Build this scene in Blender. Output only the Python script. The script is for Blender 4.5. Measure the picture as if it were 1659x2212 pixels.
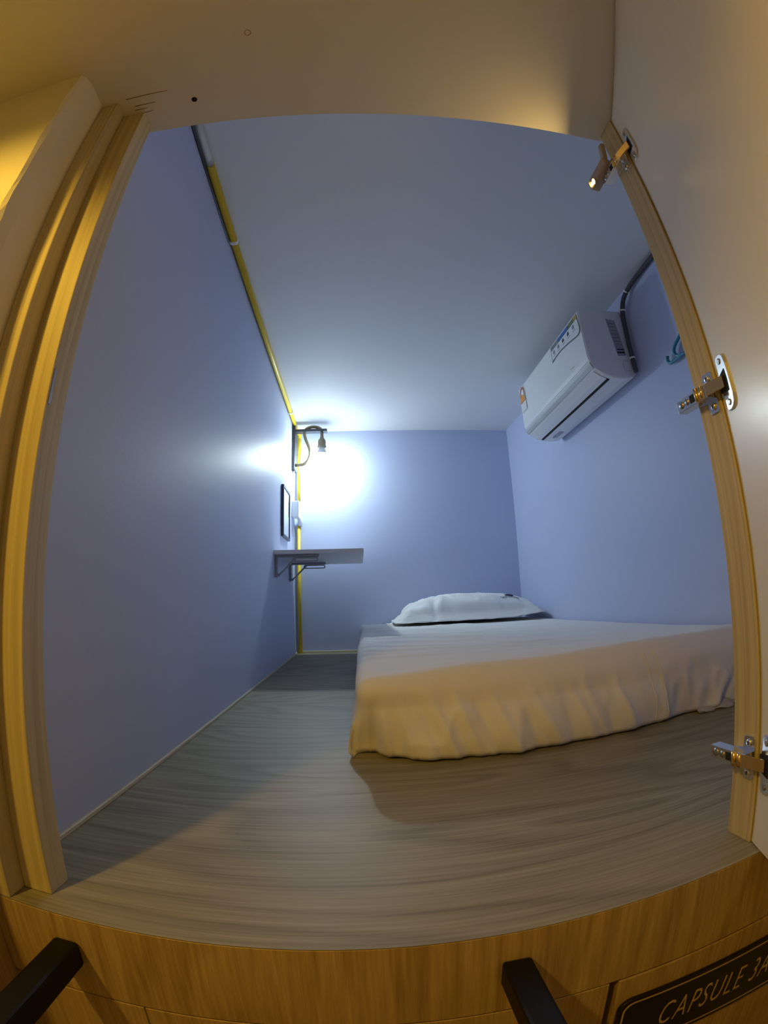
import bpy, bmesh, math, random
from mathutils import Vector, Matrix, noise

for o in list(bpy.data.objects):
    bpy.data.objects.remove(o)
SC = bpy.context.scene
COL = SC.collection
random.seed(7)

# ------------------------------------------------------------------ camera (wide action-camera lens)
cam = bpy.data.cameras.new('camera')
cam.type = 'PANO'
cam.panorama_type = 'FISHEYE_LENS_POLYNOMIAL'
cam.sensor_fit = 'VERTICAL'
cam.sensor_width, cam.sensor_height = 16.59, 22.12
cam.fisheye_fov = math.radians(200)
cam.fisheye_polynomial_k0 = 0.0
cam.fisheye_polynomial_k1 = -0.102109065
cam.fisheye_polynomial_k2 = -3.57583e-4
cam.fisheye_polynomial_k3 = 1.56227722e-4
cam.fisheye_polynomial_k4 = -6.54625636e-6
cam.clip_start = 0.01
CAM = bpy.data.objects.new('camera', cam)
COL.objects.link(CAM)
CAM.matrix_world = Matrix(((0.99788930, 0.02428979, -0.06022420, 0.0),
                           (-0.05428773, -0.19686805, -0.97892585, 0.0),
                           (-0.03563413, 0.98012906, -0.19513388, 0.29),
                           (0, 0, 0, 1)))
SC.camera = CAM

# ------------------------------------------------------------------ world, lights, exposure
w = bpy.data.worlds.new('world')
SC.world = w
w.use_nodes = True
w.node_tree.nodes['Background'].inputs[0].default_value = (1.0, 0.72, 0.42, 1)
w.node_tree.nodes['Background'].inputs[1].default_value = 0.0
SC.view_settings.view_transform = 'Standard'
SC.view_settings.look = 'None'
SC.view_settings.gamma = 1.0
SC.view_settings.exposure = 0.0
SC.view_settings.use_curve_mapping = False
SC.cycles.use_denoising = True
SC.cycles.max_bounces = 10
SC.cycles.diffuse_bounces = 6
SC.cycles.sample_clamp_indirect = 4.0

DOWNLIGHT_POS = (-0.54, -0.18, 0.945)
DOWNLIGHT_W = 18.5
DOWNLIGHT_COL = (1.0, 0.60, 0.07)
BULB_POS = (-0.195, 2.49, 1.145)
BULB_STRENGTH = 540.0
BULB_COL = (0.81, 0.98, 1.0)
LED_W = 0.36
LED_COL = (1.0, 0.66, 0.2)


# ------------------------------------------------------------------ materials
def mat(name, col, rough=0.5, metal=0.0, spec=0.5, bump=0.0, bscale=200.0, var=0.0, vscale=3.0, emit=None, estr=0.0):
    m = bpy.data.materials.new(name)
    m.use_nodes = True
    nt = m.node_tree
    b = nt.nodes['Principled BSDF']
    b.inputs['Base Color'].default_value = (*col, 1)
    b.inputs['Roughness'].default_value = rough
    b.inputs['Metallic'].default_value = metal
    b.inputs['Specular IOR Level'].default_value = spec
    tc = nt.nodes.new('ShaderNodeTexCoord')
    if var:
        n = nt.nodes.new('ShaderNodeTexNoise')
        n.inputs['Scale'].default_value = vscale
        n.inputs['Detail'].default_value = 4
        nt.links.new(tc.outputs['Object'], n.inputs['Vector'])
        mx = nt.nodes.new('ShaderNodeMix')
        mx.data_type = 'RGBA'
        mx.inputs[6].default_value = (*[c * (1 - var) for c in col], 1)
        mx.inputs[7].default_value = (*[min(1, c * (1 + var)) for c in col], 1)
        nt.links.new(n.outputs['Fac'], mx.inputs[0])
        nt.links.new(mx.outputs[2], b.inputs['Base Color'])
    if bump:
        n2 = nt.nodes.new('ShaderNodeTexNoise')
        n2.inputs['Scale'].default_value = bscale
        n2.inputs['Detail'].default_value = 3
        nt.links.new(tc.outputs['Object'], n2.inputs['Vector'])
        bp = nt.nodes.new('ShaderNodeBump')
        bp.inputs['Strength'].default_value = bump
        bp.inputs['Distance'].default_value = 0.002
        nt.links.new(n2.outputs['Fac'], bp.inputs['Height'])
        nt.links.new(bp.outputs['Normal'], b.inputs['Normal'])
    if emit:
        b.inputs['Emission Color'].default_value = (*emit, 1)
        b.inputs['Emission Strength'].default_value = estr
    return m


def wood(name, dark, light, axis='X', fine=220.0, stretch=0.03, rough=0.45, rings=9.0, dist=5.0, rscale=(0.35, 3.0), ringmix=0.5, knots=0.0):
    """grain running along the named axis: fine fibre streaks and wide cathedral figure"""
    m = bpy.data.materials.new(name)
    m.use_nodes = True
    nt = m.node_tree
    b = nt.nodes['Principled BSDF']
    b.inputs['Roughness'].default_value = rough
    tc = nt.nodes.new('ShaderNodeTexCoord')
    i = 'XYZ'.index(axis)

    def mapping(s_long, s_cross):
        mp = nt.nodes.new('ShaderNodeMapping')
        v = [s_cross] * 3
        v[i] = s_long
        mp.inputs['Scale'].default_value = v
        nt.links.new(tc.outputs['Object'], mp.inputs['Vector'])
        return mp
    m1 = mapping(fine * stretch, fine)
    n1 = nt.nodes.new('ShaderNodeTexNoise')
    n1.inputs['Scale'].default_value = 1.0
    n1.inputs['Detail'].default_value = 5
    n1.inputs['Roughness'].default_value = 0.65
    nt.links.new(m1.outputs[0], n1.inputs['Vector'])
    m2 = mapping(rscale[0], rscale[1])
    n2 = nt.nodes.new('ShaderNodeTexNoise')
    n2.inputs['Scale'].default_value = 1.0
    n2.inputs['Detail'].default_value = 1.5
    n2.inputs['Roughness'].default_value = 0.35
    n2.inputs['Distortion'].default_value = 0.15
    nt.links.new(m2.outputs[0], n2.inputs['Vector'])
    mul = nt.nodes.new('ShaderNodeMath')
    mul.operation = 'MULTIPLY'
    mul.inputs[1].default_value = rings
    nt.links.new(n2.outputs['Fac'], mul.inputs[0])
    fr = nt.nodes.new('ShaderNodeMath')
    fr.operation = 'FRACT'
    nt.links.new(mul.outputs[0], fr.inputs[0])
    cr = nt.nodes.new('ShaderNodeValToRGB')
    e = cr.color_ramp.elements
    e[0].position, e[0].color = 0.0, (0, 0, 0, 1)
    e[1].position, e[1].color = 1.0, (0.1, 0.1, 0.1, 1)
    k = e.new(0.25)
    k.color = (0.55, 0.55, 0.55, 1)
    k = e.new(0.75)
    k.color = (1, 1, 1, 1)
    nt.links.new(fr.outputs[0], cr.inputs[0])
    c1 = nt.nodes.new('ShaderNodeMapRange')
    c1.inputs['From Min'].default_value = 0.3
    c1.inputs['From Max'].default_value = 0.7
    nt.links.new(n1.outputs['Fac'], c1.inputs['Value'])
    mxv = nt.nodes.new('ShaderNodeMix')
    mxv.data_type = 'FLOAT'
    mxv.inputs[0].default_value = ringmix
    nt.links.new(c1.outputs[0], mxv.inputs[2])
    nt.links.new(cr.outputs['Color'], mxv.inputs[3])
    mx = nt.nodes.new('ShaderNodeMix')
    mx.data_type = 'RGBA'
    mx.inputs[6].default_value = (*dark, 1)
    mx.inputs[7].default_value = (*light, 1)
    nt.links.new(mxv.outputs[0], mx.inputs[0])
    nt.links.new(mx.outputs[2], b.inputs['Base Color'])
    bp = nt.nodes.new('ShaderNodeBump')
    bp.inputs['Strength'].default_value = 0.12
    bp.inputs['Distance'].default_value = 0.001
    nt.links.new(n1.outputs['Fac'], bp.inputs['Height'])
    nt.links.new(bp.outputs['Normal'], b.inputs['Normal'])
    return m


M = {}
M['lavender'] = mat('lavender wall paint', (0.505, 0.562, 0.765), 0.5, spec=0.35, bump=0.10, bscale=140, var=0.03)
M['ceiling'] = mat('white ceiling paint', (0.76, 0.77, 0.78), 0.7, bump=0.05, bscale=60)
M['white_paint'] = mat('off white corridor paint', (0.77, 0.73, 0.62), 0.55, bump=0.08, bscale=90, var=0.03)
M['door_white'] = mat('white door laminate', (0.74, 0.70, 0.62), 0.25, bump=0.03, bscale=300)
M['floor'] = wood('grey brown laminate', (0.130, 0.114, 0.076), (0.365, 0.328, 0.228), 'X', fine=230, stretch=0.02, rough=0.52, rings=13, rscale=(1.1, 5.5), ringmix=0.40)
M['fascia'] = wood('ash veneer', (0.26, 0.165, 0.07), (0.54, 0.38, 0.19), 'Z', fine=260, stretch=0.04, rough=0.42, rings=9, rscale=(1.2, 9.0), ringmix=0.34)
M['jamb'] = wood('ash jamb laminate', (0.40, 0.335, 0.18), (0.64, 0.55, 0.34), 'Z', fine=260, stretch=0.02, rough=0.45, rings=7, rscale=(0.35, 30.0), ringmix=0.5)
M['cream_trim'] = mat('cream floor trim', (0.60, 0.54, 0.39), 0.5, var=0.05)
M['sheet'] = mat('white cotton sheet', (0.80, 0.78, 0.75), 0.9, spec=0.1, bump=0.15, bscale=500)
M['pillow'] = mat('white pillowcase cotton', (0.82, 0.82, 0.81), 0.9, spec=0.1, bump=0.12, bscale=500)
M['white_plastic'] = mat('white plastic', (0.80, 0.82, 0.82), 0.3)
M['ac_white'] = mat('glossy white plastic', (0.84, 0.85, 0.86), 0.22)
M['grey_gloss'] = mat('grey plastic', (0.45, 0.47, 0.48), 0.35)
M['sleeve'] = mat('dull grey plastic sleeve', (0.50, 0.48, 0.44), 0.6)
M['black'] = mat('black satin paint', (0.005, 0.0045, 0.0045), 0.5, spec=0.25)
M['soft_black'] = mat('black stained timber', (0.03, 0.03, 0.035), 0.45)
M['rubber'] = mat('dark grey insulation', (0.06, 0.06, 0.075), 0.7)
M['yellow'] = mat('yellow conduit plastic', (0.78, 0.56, 0.03), 0.4)
M['rope'] = mat('jute rope', (0.23, 0.185, 0.115), 0.9, bump=0.6, bscale=300, var=0.2, vscale=200)
M['chrome'] = mat('nickel plate', (0.78, 0.76, 0.73), 0.22, metal=1.0)
M['steel'] = mat('dark nickel', (0.42, 0.40, 0.38), 0.3, metal=1.0)
M['brass'] = mat('brass link', (0.85, 0.58, 0.22), 0.25, metal=1.0)
M['galv'] = mat('grey painted steel', (0.30, 0.34, 0.38), 0.45, metal=0.3)
M['dark'] = mat('dark recess', (0.01, 0.01, 0.01), 0.8)
M['shelf'] = mat('grey shelf laminate', (0.74, 0.73, 0.75), 0.45, var=0.05, vscale=30)
M['mirror'] = mat('mirror glass', (0.9, 0.93, 0.93), 0.03, metal=1.0)
M['frame_dark'] = mat('dark frame', (0.02, 0.035, 0.045), 0.4)
M['teal'] = mat('teal plastic', (0.03, 0.23, 0.32), 0.35)
M['gold'] = mat('gold print', (0.72, 0.52, 0.24), 0.35, metal=0.4)
M['plaque'] = mat('black plate', (0.008, 0.008, 0.009), 0.25)
M['ink'] = mat('dark grey print', (0.03, 0.035, 0.05), 0.7)
M['st_white'] = mat('sticker white', (0.75, 0.77, 0.78), 0.5)
M['st_blue'] = mat('sticker blue', (0.03, 0.13, 0.42), 0.5)
M['st_navy'] = mat('sticker border', (0.06, 0.10, 0.13), 0.5)
M['st_grey'] = mat('sticker grey', (0.20, 0.21, 0.24), 0.5)
M['st_green'] = mat('sticker green', (0.16, 0.20, 0.13), 0.5)
M['st_yellow'] = mat('sticker yellow', (0.42, 0.33, 0.05), 0.5)
M['st_orange'] = mat('sticker orange', (0.75, 0.30, 0.04), 0.5)
M['st_red'] = mat('sticker red brown', (0.36, 0.12, 0.06), 0.5)
M['lab_grey'] = mat('silver label', (0.36, 0.37, 0.43), 0.5)
M['led_body'] = mat('taupe plastic', (0.42, 0.36, 0.30), 0.45)
M['bulb'] = mat('lit bulb glass', (1, 1, 1), 0.3, emit=BULB_COL, estr=BULB_STRENGTH)
M['led'] = mat('lit diode', (1, 1, 1), 0.3, emit=LED_COL, estr=60.0)
M['lampglass'] = mat('lit downlight glass', (1, 1, 1), 0.3, emit=DOWNLIGHT_COL, estr=12.0)
M['saw'] = mat('saw mark brown', (0.22, 0.14, 0.07), 0.8)
M['corr_floor'] = mat('corridor floor vinyl', (0.30, 0.22, 0.15), 0.5, var=0.1)


# ------------------------------------------------------------------ mesh helpers
def link(name, bm, m, parent=None, loc=None, smooth=False, kind=None, mats=None):
    """bm is in world coordinates; the object's origin goes to its parent's place (or loc)"""
    me = bpy.data.meshes.new(name)
    bmesh.ops.recalc_face_normals(bm, faces=bm.faces)
    base = Vector((0, 0, 0))
    if parent is not None:
        p = parent
        while p is not None:
            base += p.location
            p = p.parent
    if loc is not None:
        off = Vector(loc)
    else:
        off = base.copy()
    bmesh.ops.translate(bm, verts=bm.verts, vec=-off)
    if smooth:
        for f in bm.faces:
            f.smooth = True
    bm.to_mesh(me)
    bm.free()
    for mm in (mats or [m]):
        me.materials.append(mm)
    o = bpy.data.objects.new(name, me)
    COL.objects.link(o)
    if parent is not None:
        o.parent = parent
        o.location = off - base
    else:
        o.location = off
    if kind:
        o['kind'] = kind
    return o


def thing(name, label, cat, loc=(0, 0, 0), group=None):
    o = bpy.data.objects.new(name, None)
    o.empty_display_size = 0.05
    COL.objects.link(o)
    o.location = loc
    o['label'] = label
    o['category'] = cat
    if group:
        o['group'] = group
    return o


def tag(o, label, cat, group=None):
    o['label'] = label
    o['category'] = cat
    if group:
        o['group'] = group
    return o


def box(lo, hi, bev=0.0, seg=1, bm=None):
    b = bmesh.new()
    r = bmesh.ops.create_cube(b, size=1.0)
    lo, hi = Vector(lo), Vector(hi)
    for v in b.verts:
        v.co = Vector(((lo[k] + hi[k]) / 2 + v.co[k] * (hi[k] - lo[k])) for k in range(3))
    if bev:
        bmesh.ops.bevel(b, geom=list(b.edges), offset=bev, segments=seg, profile=0.5, affect='EDGES')
    if bm is None:
        return b
    merge(bm, b)
    return bm


def merge(bm, b, mi=0):
    me = bpy.data.meshes.new('tmp')
    b.to_mesh(me)
    b.free()
    n0 = len(bm.faces)
    bm.from_mesh(me)
    bpy.data.meshes.remove(me)
    if mi:
        bm.faces.ensure_lookup_table()
        for f in bm.faces[n0:]:
            f.material_index = mi
    return bm


def tube(path, r, n=10, closed=False, bm=None, smooth_it=0):
    pts = [Vector(p) for p in path]
    for _ in range(smooth_it):
        q = [pts[0]]
        for a, c in zip(pts[:-1], pts[1:]):
            q += [a.lerp(c, 0.25), a.lerp(c, 0.75)]
        q.append(pts[-1])
        pts = q
    b = bmesh.new()
    rings = []
    up = None
    for k, p in enumerate(pts):
        if k == 0:
            t = pts[1] - p
        elif k == len(pts) - 1:
            t = p - pts[k - 1]
        else:
            t = (pts[k + 1] - p).normalized() + (p - pts[k - 1]).normalized()
        t.normalize()
        if up is None:
            up = Vector((0, 0, 1)) if abs(t.z) < 0.9 else Vector((1, 0, 0))
        x = up.cross(t)
        if x.length < 1e-5:
            x = Vector((0, 1, 0)).cross(t)
        x.normalize()
        y = t.cross(x).normalized()
        up = y
        rr = r(k / (len(pts) - 1)) if callable(r) else r
        rings.append([b.verts.new(p + x * rr * math.cos(a) + y * rr * math.sin(a)) for a in [2 * math.pi * j / n for j in range(n)]])
    for a, c in zip(rings[:-1], rings[1:]):
        for j in range(n):
            b.faces.new((a[j], a[(j + 1) % n], c[(j + 1) % n], c[j]))
    b.faces.new(rings[0][::-1])
    b.faces.new(rings[-1])
    for f in b.faces:
        f.smooth = len(f.verts) == 4
    if bm is None:
        return b
    return merge(bm, b)


def lathe(prof, origin, axis=(0, 0, 1), n=20):
    """prof: list of (radius, distance along axis)"""
    b = bmesh.new()
    a = Vector(axis).normalized()
    x = a.orthogonal().normalized()
    y = a.cross(x)
    o = Vector(origin)
    rings = [[b.verts.new(o + a * h + (x * math.cos(2 * math.pi * j / n) + y * math.sin(2 * math.pi * j / n)) * max(r, 1e-5)) for j in range(n)] for r, h in prof]
    for p, q in zip(rings[:-1], rings[1:]):
        for j in range(n):
            f = b.faces.new((p[j], p[(j + 1) % n], q[(j + 1) % n], q[j]))
            f.smooth = True
    b.faces.new(rings[0][::-1])
    b.faces.new(rings[-1])
    return b


def prism(poly, origin, u, v, nrm, depth, bev=0.0):
    """polygon in the (u, v) plane at origin, thickened by depth along nrm"""
    b = bmesh.new()
    o, u, v, nrm = Vector(origin), Vector(u), Vector(v), Vector(nrm)
    f0 = [b.verts.new(o + u * p[0] + v * p[1]) for p in poly]
    f1 = [b.verts.new(o + u * p[0] + v * p[1] + nrm * depth) for p in poly]
    k = len(poly)
    b.faces.new(f0[::-1])
    top = b.faces.new(f1)
    for j in range(k):
        b.faces.new((f0[j], f0[(j + 1) % k], f1[(j + 1) % k], f1[j]))
    if bev:
        bmesh.ops.bevel(b, geom=list(top.edges), offset=bev, segments=2, profile=0.5, affect='EDGES')
    return b


def rrect(w, h, r, n=5):
    out = []
    for cx, cy, a0 in ((w / 2 - r, h / 2 - r, 0), (-w / 2 + r, h / 2 - r, 90), (-w / 2 + r, -h / 2 + r, 180), (w / 2 - r, -h / 2 + r, 270)):
        for j in range(n + 1):
            a = math.radians(a0 + 90 * j / n)
            out.append((cx + r * math.cos(a), cy + r * math.sin(a)))
    return out


def ring_prism(outer, inner, origin, u, v, nrm, depth):
    b = bmesh.new()
    o, u, v, nrm = Vector(origin), Vector(u), Vector(v), Vector(nrm)
    P = lambda p, d: b.verts.new(o + u * p[0] + v * p[1] + nrm * d)
    k = len(outer)
    A, B = [P(p, 0) for p in outer], [P(p, 0) for p in inner]
    C, D = [P(p, depth) for p in outer], [P(p, depth) for p in inner]
    for j in range(k):
        q = (j + 1) % k
        b.faces.new((A[j], A[q], B[q], B[j]))
        b.faces.new((C[j], D[j], D[q], C[q]))
        b.faces.new((A[j], C[j], C[q], A[q]))
        b.faces.new((B[j], B[q], D[q], D[j]))
    return b


def quad_slab(c, thick):
    """four corners + a thickness vector"""
    b = bmesh.new()
    t = Vector(thick)
    a = [b.verts.new(Vector(p)) for p in c]
    d = [b.verts.new(Vector(p) + t) for p in c]
    b.faces.new(a)
    b.faces.new(d[::-1])
    for j in range(4):
        b.faces.new((a[j], a[(j + 1) % 4], d[(j + 1) % 4], d[j]))
    return b


def text_bm(body, size, fn, sx=1.0, shear=0.0, extrude=0.0006, spacing=1.0, thin=0.0):
    """flat lettering; fn maps (x, y, z) of the text to world"""
    cu = bpy.data.curves.new('lettering', 'FONT')
    cu.body = body
    cu.size = size
    cu.shear = shear
    cu.extrude = extrude
    cu.offset = thin
    cu.space_character = spacing
    cu.resolution_u = 3
    ob = bpy.data.objects.new('lettering_tmp', cu)
    COL.objects.link(ob)
    dg = bpy.context.evaluated_depsgraph_get()
    me = bpy.data.meshes.new_from_object(ob.evaluated_get(dg))
    b = bmesh.new()
    b.from_mesh(me)
    bpy.data.meshes.remove(me)
    bpy.data.objects.remove(ob)
    bpy.data.curves.remove(cu)
    for vv in b.verts:
        vv.co = Vector(fn(vv.co.x * sx, vv.co.y, vv.co.z))
    return b


def interp(x, xs, ys):
    if x <= xs[0]:
        return ys[0]
    for k in range(len(xs) - 1):
        if x <= xs[k + 1]:
            t = (x - xs[k]) / (xs[k + 1] - xs[k])
            t = t * t * (3 - 2 * t)
            return ys[k] + (ys[k + 1] - ys[k]) * t
    return ys[-1]


def sstep(a, b, x):
    t = min(1, max(0, (x - a) / (b - a)))
    return t * t * (3 - 2 * t)


# ------------------------------------------------------------------ dimensions (metres, capsule floor at z = 0)
XL, YB, ZC = -0.368, 2.63, 1.332          # left wall, back wall, capsule ceiling
ZH = 0.965                                # corridor ceiling over the hatch
FRONT = 0.39                              # inner face of the capsule's front
def xr(y):                                # right wall, a little out of square
    return 0.972 + (YB - y) * 0.006

S = 'structure'
# capsule shell
link('floor', box((XL, 0.332, -0.0006), (1.0, YB, 0.0)), M['floor'], kind=S)
link('wall_left', box((XL - 0.06, 0.39, -0.018), (XL, YB + 0.06, ZC)), M['lavender'], kind=S)
link('wall_back', box((XL, YB, -0.018), (1.06, YB + 0.06, ZC)), M['lavender'], kind=S)
link('wall_right', quad_slab([(xr(0.39), 0.39, -0.018), (xr(YB), YB, -0.018), (xr(YB), YB, ZC), (xr(0.39), 0.39, ZC)], (0.06, 0, 0)), M['lavender'], kind=S)
link('ceiling', box((XL - 0.06, 0.397, ZC), (1.06, YB + 0.06, ZC + 0.05)), M['ceiling'], kind=S)
# inner face of the front, right of the hatch, and above it
link('wall_front', box((0.43, 0.356, -0.018), (1.06, FRONT, ZC)), M['lavender'], kind=S)
link('wall_lintel', box((XL - 0.06, 0.36, ZH + 0.018), (0.43, 0.397, ZC + 0.05)), M['lavender'], kind=S)

# corridor ceiling board (its back edge is the head of the hatch)
cc = link('ceiling_corridor', box((-1.3, -1.15, ZH), (1.06, 0.397, ZH + 0.018)), M['white_paint'], kind=S)
# saw cuts and pencil marks beside the left jamb
for a, c in (((-0.327, 0.330), (-0.262, 0.329)), ((-0.318, 0.345), (-0.285, 0.3445)), ((-0.314, 0.360), (-0.292, 0.358)), ((-0.320, 0.352), (-0.300, 0.3515))):
    d = Vector((c[0] - a[0], c[1] - a[1], 0))
    nn = Vector((-d.y, d.x, 0)).normalized() * 0.0006
    link('saw_mark', quad_slab([Vector((*a, ZH)) - nn, Vector((*a, ZH)) + nn, Vector((*c, ZH)) + nn * 0.4, Vector((*c, ZH)) - nn * 0.4], (0, 0, -0.0005)), M['saw'], cc)

# plastered corridor wall left of the hatch, its corner trowelled unevenly
b = bmesh.new()
NZ = 110
cols = []
for k in range(NZ + 1):
    z = -1.2 + (ZH + 1.2) * k / NZ
    j1 = 0.0060 * noise.noise((z * 22, 1.3, 0)) + 0.002 * noise.noise((z * 60, 4.0, 0))
    j2 = 0.0060 * noise.noise((z * 18, 7.3, 0))
    row = [(-1.3, 0.27 + 0.0), (-0.9, 0.27), (-0.6, 0.27), (-0.40, 0.27), (-0.376 + j1, 0.27), (-0.3715 + j1 * 0.4, 0.2745 + j2 * 0.6), (-0.3672, 0.291), (-0.366, 0.39)]
    cols.append([b.verts.new((x, y, z)) for x, y in row])
for p, q in zip(cols[:-1], cols[1:]):
    for j in range(len(p) - 1):
        b.faces.new((p[j], p[j + 1], q[j + 1], q[j]))
link('wall_corridor_left', b, M['white_paint'], kind=S)
link('wall_corridor_opposite', box((-1.3, -1.21, -1.2), (1.06, -1.15, ZH)), M['white_paint'], kind=S)
link('wall_corridor_end', box((-1.36, -1.21, -1.2), (-1.3, 0.39, ZH + 0.018)), M['white_paint'], kind=S)
link('wall_corridor_right', box((1.06, -1.21, -1.2), (1.12, 0.39, ZH + 0.018)), M['white_paint'], kind=S)
link('floor_corridor', box((-1.36, -1.21, -1.25), (1.12, 0.39, -1.2)), M['corr_floor'], kind=S)

# hatch frame: outer jamb, stop, right jamb, fascia under the floor edge
link('trim_1', box((-0.366, 0.333, -0.0), (-0.340, 0.39, ZH), 0.0007), M['jamb'], kind=S)
t2 = link('trim_2', box((-0.340, 0.358, 0.0), (-0.306, 0.39, ZH), 0.0007), M['jamb'], kind=S)
link('catch_plate', box((-0.3062, 0.3605, 0.479), (-0.3052, 0.3645, 0.519), 0.0003), M['steel'], t2)
link('trim_3', box((0.390, 0.354, 0.0), (0.43, 0.3905, ZH), 0.0007), M['jamb'], kind=S)
link('trim_4', box((-0.366, 0.332, -0.0995), (1.06, 0.356, -0.0012), 0.0006), M['fascia'], kind=S)

link('trim_5', box((-0.3672, 0.2745, -1.19), (-0.3652, 0.3315, -0.001)), M['fascia'], kind=S)

# thin cream fillet along the foot of the walls
link('baseboard_left', box((XL, 0.39, 0.0), (XL + 0.005, YB, 0.007), 0.001), M['cream_trim'], kind=S)
link('baseboard_back', box((XL + 0.006, YB - 0.006, 0.0), (xr(YB), YB, 0.013), 0.001), M['cream_trim'], kind=S)

# ------------------------------------------------------------------ white hatch door, standing open
HX, HY = 0.3925, 0.3535                    # hinge edge of the inner face
DD = Vector((-0.352, -0.936, 0)).normalized()   # along the door
DN = Vector((DD.y, -DD.x, 0))                   # its inner face looks this way (towards the camera)
if DN.x > 0:
    DN = -DN
def dpt(t, z, n=0.0):
    return Vector((HX, HY, 0)) + DD * t + DN * n + Vector((0, 0, z))
door = link('door_1', quad_slab([dpt(0.001, 0.002), dpt(0.70, 0.002), dpt(0.70, ZH - 0.003), dpt(0.001, ZH - 0.003)], -DN * 0.018), M['door_white'], kind=S)
link('edge_band', quad_slab([dpt(0.0, 0.002, -0.0003), dpt(0.001, 0.002, -0.0003), dpt(0.001, ZH - 0.003, -0.0003), dpt(0.0, ZH - 0.003, -0.0003)], -DN * 0.0174), M['jamb'], door)


def hinge(z, label):
    t = thing('cabinet_hinge', label, 'hinge', (0.39, 0.362, z), 'hinges of the hatch door')
    U = Vector((-1, 0, 0))
    Y = Vector((0, 1, 0))
    Z = Vector((0, 0, 1))
    # mounting plate with two wings on the jamb
    poly = [(-0.006, -0.024), (0.006, -0.024), (0.008, -0.021), (0.008, -0.010), (0.022, -0.008), (0.022, 0.008), (0.008, 0.010), (0.008, 0.021), (0.006, 0.024), (-0.006, 0.024), (-0.008, 0.021), (-0.008, -0.021)]
    link('mounting_plate', prism(poly, (0.39, 0.3645, z), Y, Z, U, 0.0022, 0.0005), M['chrome'], t)
    for s in (-1, 1):
        sc = link('screw', lathe([(0.0042, 0.0), (0.0042, 0.001), (0.003, 0.0022), (0.0, 0.0024)], (0.3878, 0.3645, z + s * 0.0165), U, 14), M['chrome'], t)
        link('recess', box((0.3852, 0.3637, z + s * 0.0165 - 0.002), (0.3856, 0.3653, z + s * 0.0165 + 0.002)), M['dark'], sc)
    # folded steel arm over the plate, running past the back of the jamb
    arm = prism([(0.0, -0.008), (0.052, -0.0075), (0.054, -0.0055), (0.054, 0.0055), (0.052, 0.0075), (0.0, 0.008)], (0.3878, 0.3585, z), Y, Z, U, 0.0125, 0.0012)
    am = link('arm', arm, M['chrome'], t)
    for yy, rr in ((0.4030, 0.0036), (0.3925, 0.0030)):
        sc = link('adjusting_screw', lathe([(rr + 0.001, 0.0), (rr + 0.001, 0.0006), (rr, 0.0007), (rr * 0.9, 0.0013), (0.0, 0.0014)], (0.3753, yy, z), U, 14), M['steel'], am)
    link('slot', box((0.3747, 0.3770, z - 0.0045), (0.3752, 0.3870, z + 0.0045), 0.0002), M['dark'], am)
    # brass links from the arm to the cup in the door
    c0, c1 = Vector((0.3765, 0.3665, z)), dpt(0.021, z, 0.0035)
    lk = bmesh.new()
    d = (c1 - c0)
    side = Vector((d.y, -d.x, 0)).normalized()
    if side.x > 0:
        side = -side
    merge(lk, quad_slab([c0 - Z * 0.0066, c1 - Z * 0.0066, c1 + Z * 0.0066, c0 + Z * 0.0066], side * 0.0022))
    tube([c0 - Z * 0.0072 + side * 0.001, c0 + Z * 0.0072 + side * 0.001], 0.0028, 10, bm=lk)
    link('link', lk, M['brass'], t)
    lk2 = tube([Vector((0.3755, 0.3745, z - 0.0078)), Vector((0.3755, 0.3745, z + 0.0078))], 0.0032, 12)
    link('pivot', lk2, M['brass'], t)
    # cup plate let into the door
    V = Vector((0, 0, 1))
    cp = []
    for p in [(0.0085, -0.009), (0.012, -0.0125), (0.013, -0.018), (0.011, -0.026), (0.013, -0.0305), (0.020, -0.0315), (0.026, -0.0300), (0.030, -0.026), (0.0315, -0.017),
              (0.0315, 0.017), (0.030, 0.026), (0.026, 0.0300), (0.020, 0.0315), (0.013, 0.0305), (0.011, 0.026), (0.013, 0.018), (0.012, 0.0125), (0.0085, 0.009)]:
        cp.append(p)
    link('cup_plate', prism(cp, dpt(0, z, 0.0002), DD, V, DN, 0.0026, 0.0008), M['chrome'], t)
    link('cup', prism([(0.007, -0.0085), (0.0265, -0.0125), (0.0275, 0.0), (0.0265, 0.0125), (0.007, 0.0085)], dpt(0, z, 0.0028), DD, V, DN, 0.0004), M['dark'], t)
    for s in (-1, 1):
        link('screw', lathe([(0.0036, 0), (0.0034, 0.0008), (0.002, 0.0012), (0.0, 0.0006)], dpt(0.0205, z + s * 0.0235, 0.0028), DN, 12), M['steel'], t)
    return t


HZ = (0.873, 0.4875, 0.0965)
hinge(HZ[0], 'topmost of the three metal door hinges, beside the lit light clip')
hinge(HZ[1], 'middle metal door hinge with bright brass link, level with the hanger')
hinge(HZ[2], 'lowest of the three metal door hinges, near the wood floor')

# battery light clipped to the top hinge
L = thing('hinge_light', 'small taupe hinge light clip with glowing warm diode on the top hinge', 'light', (0.375, 0.42, 0.885))
bd = bmesh.new()
bx = box((-0.0085, -0.026, -0.0105), (0.0085, 0.026, 0.0105), 0.004, 3)
bmesh.ops.transform(bx, matrix=Matrix.Translation((0.3755, 0.412, 0.8895)) @ Matrix.Rotation(math.radians(-12), 4, 'X') @ Matrix.Rotation(math.radians(8), 4, 'Z'), verts=bx.verts)
merge(bd, bx)
link('housing', bd, M['led_body'], L)
st = box((-0.004, -0.005, -0.022), (0.004, 0.005, 0.022), 0.002, 2)
bmesh.ops.transform(st, matrix=Matrix.Translation((0.3815, 0.3935, 0.918)) @ Matrix.Rotation(math.radians(15), 4, 'X'), verts=st.verts)
link('clip', st, M['led_body'], L)
LED = Vector((0.3655, 0.4215, 0.8815))
LDIR = Vector((-0.935, 0.27, -0.23)).normalized()
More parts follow.
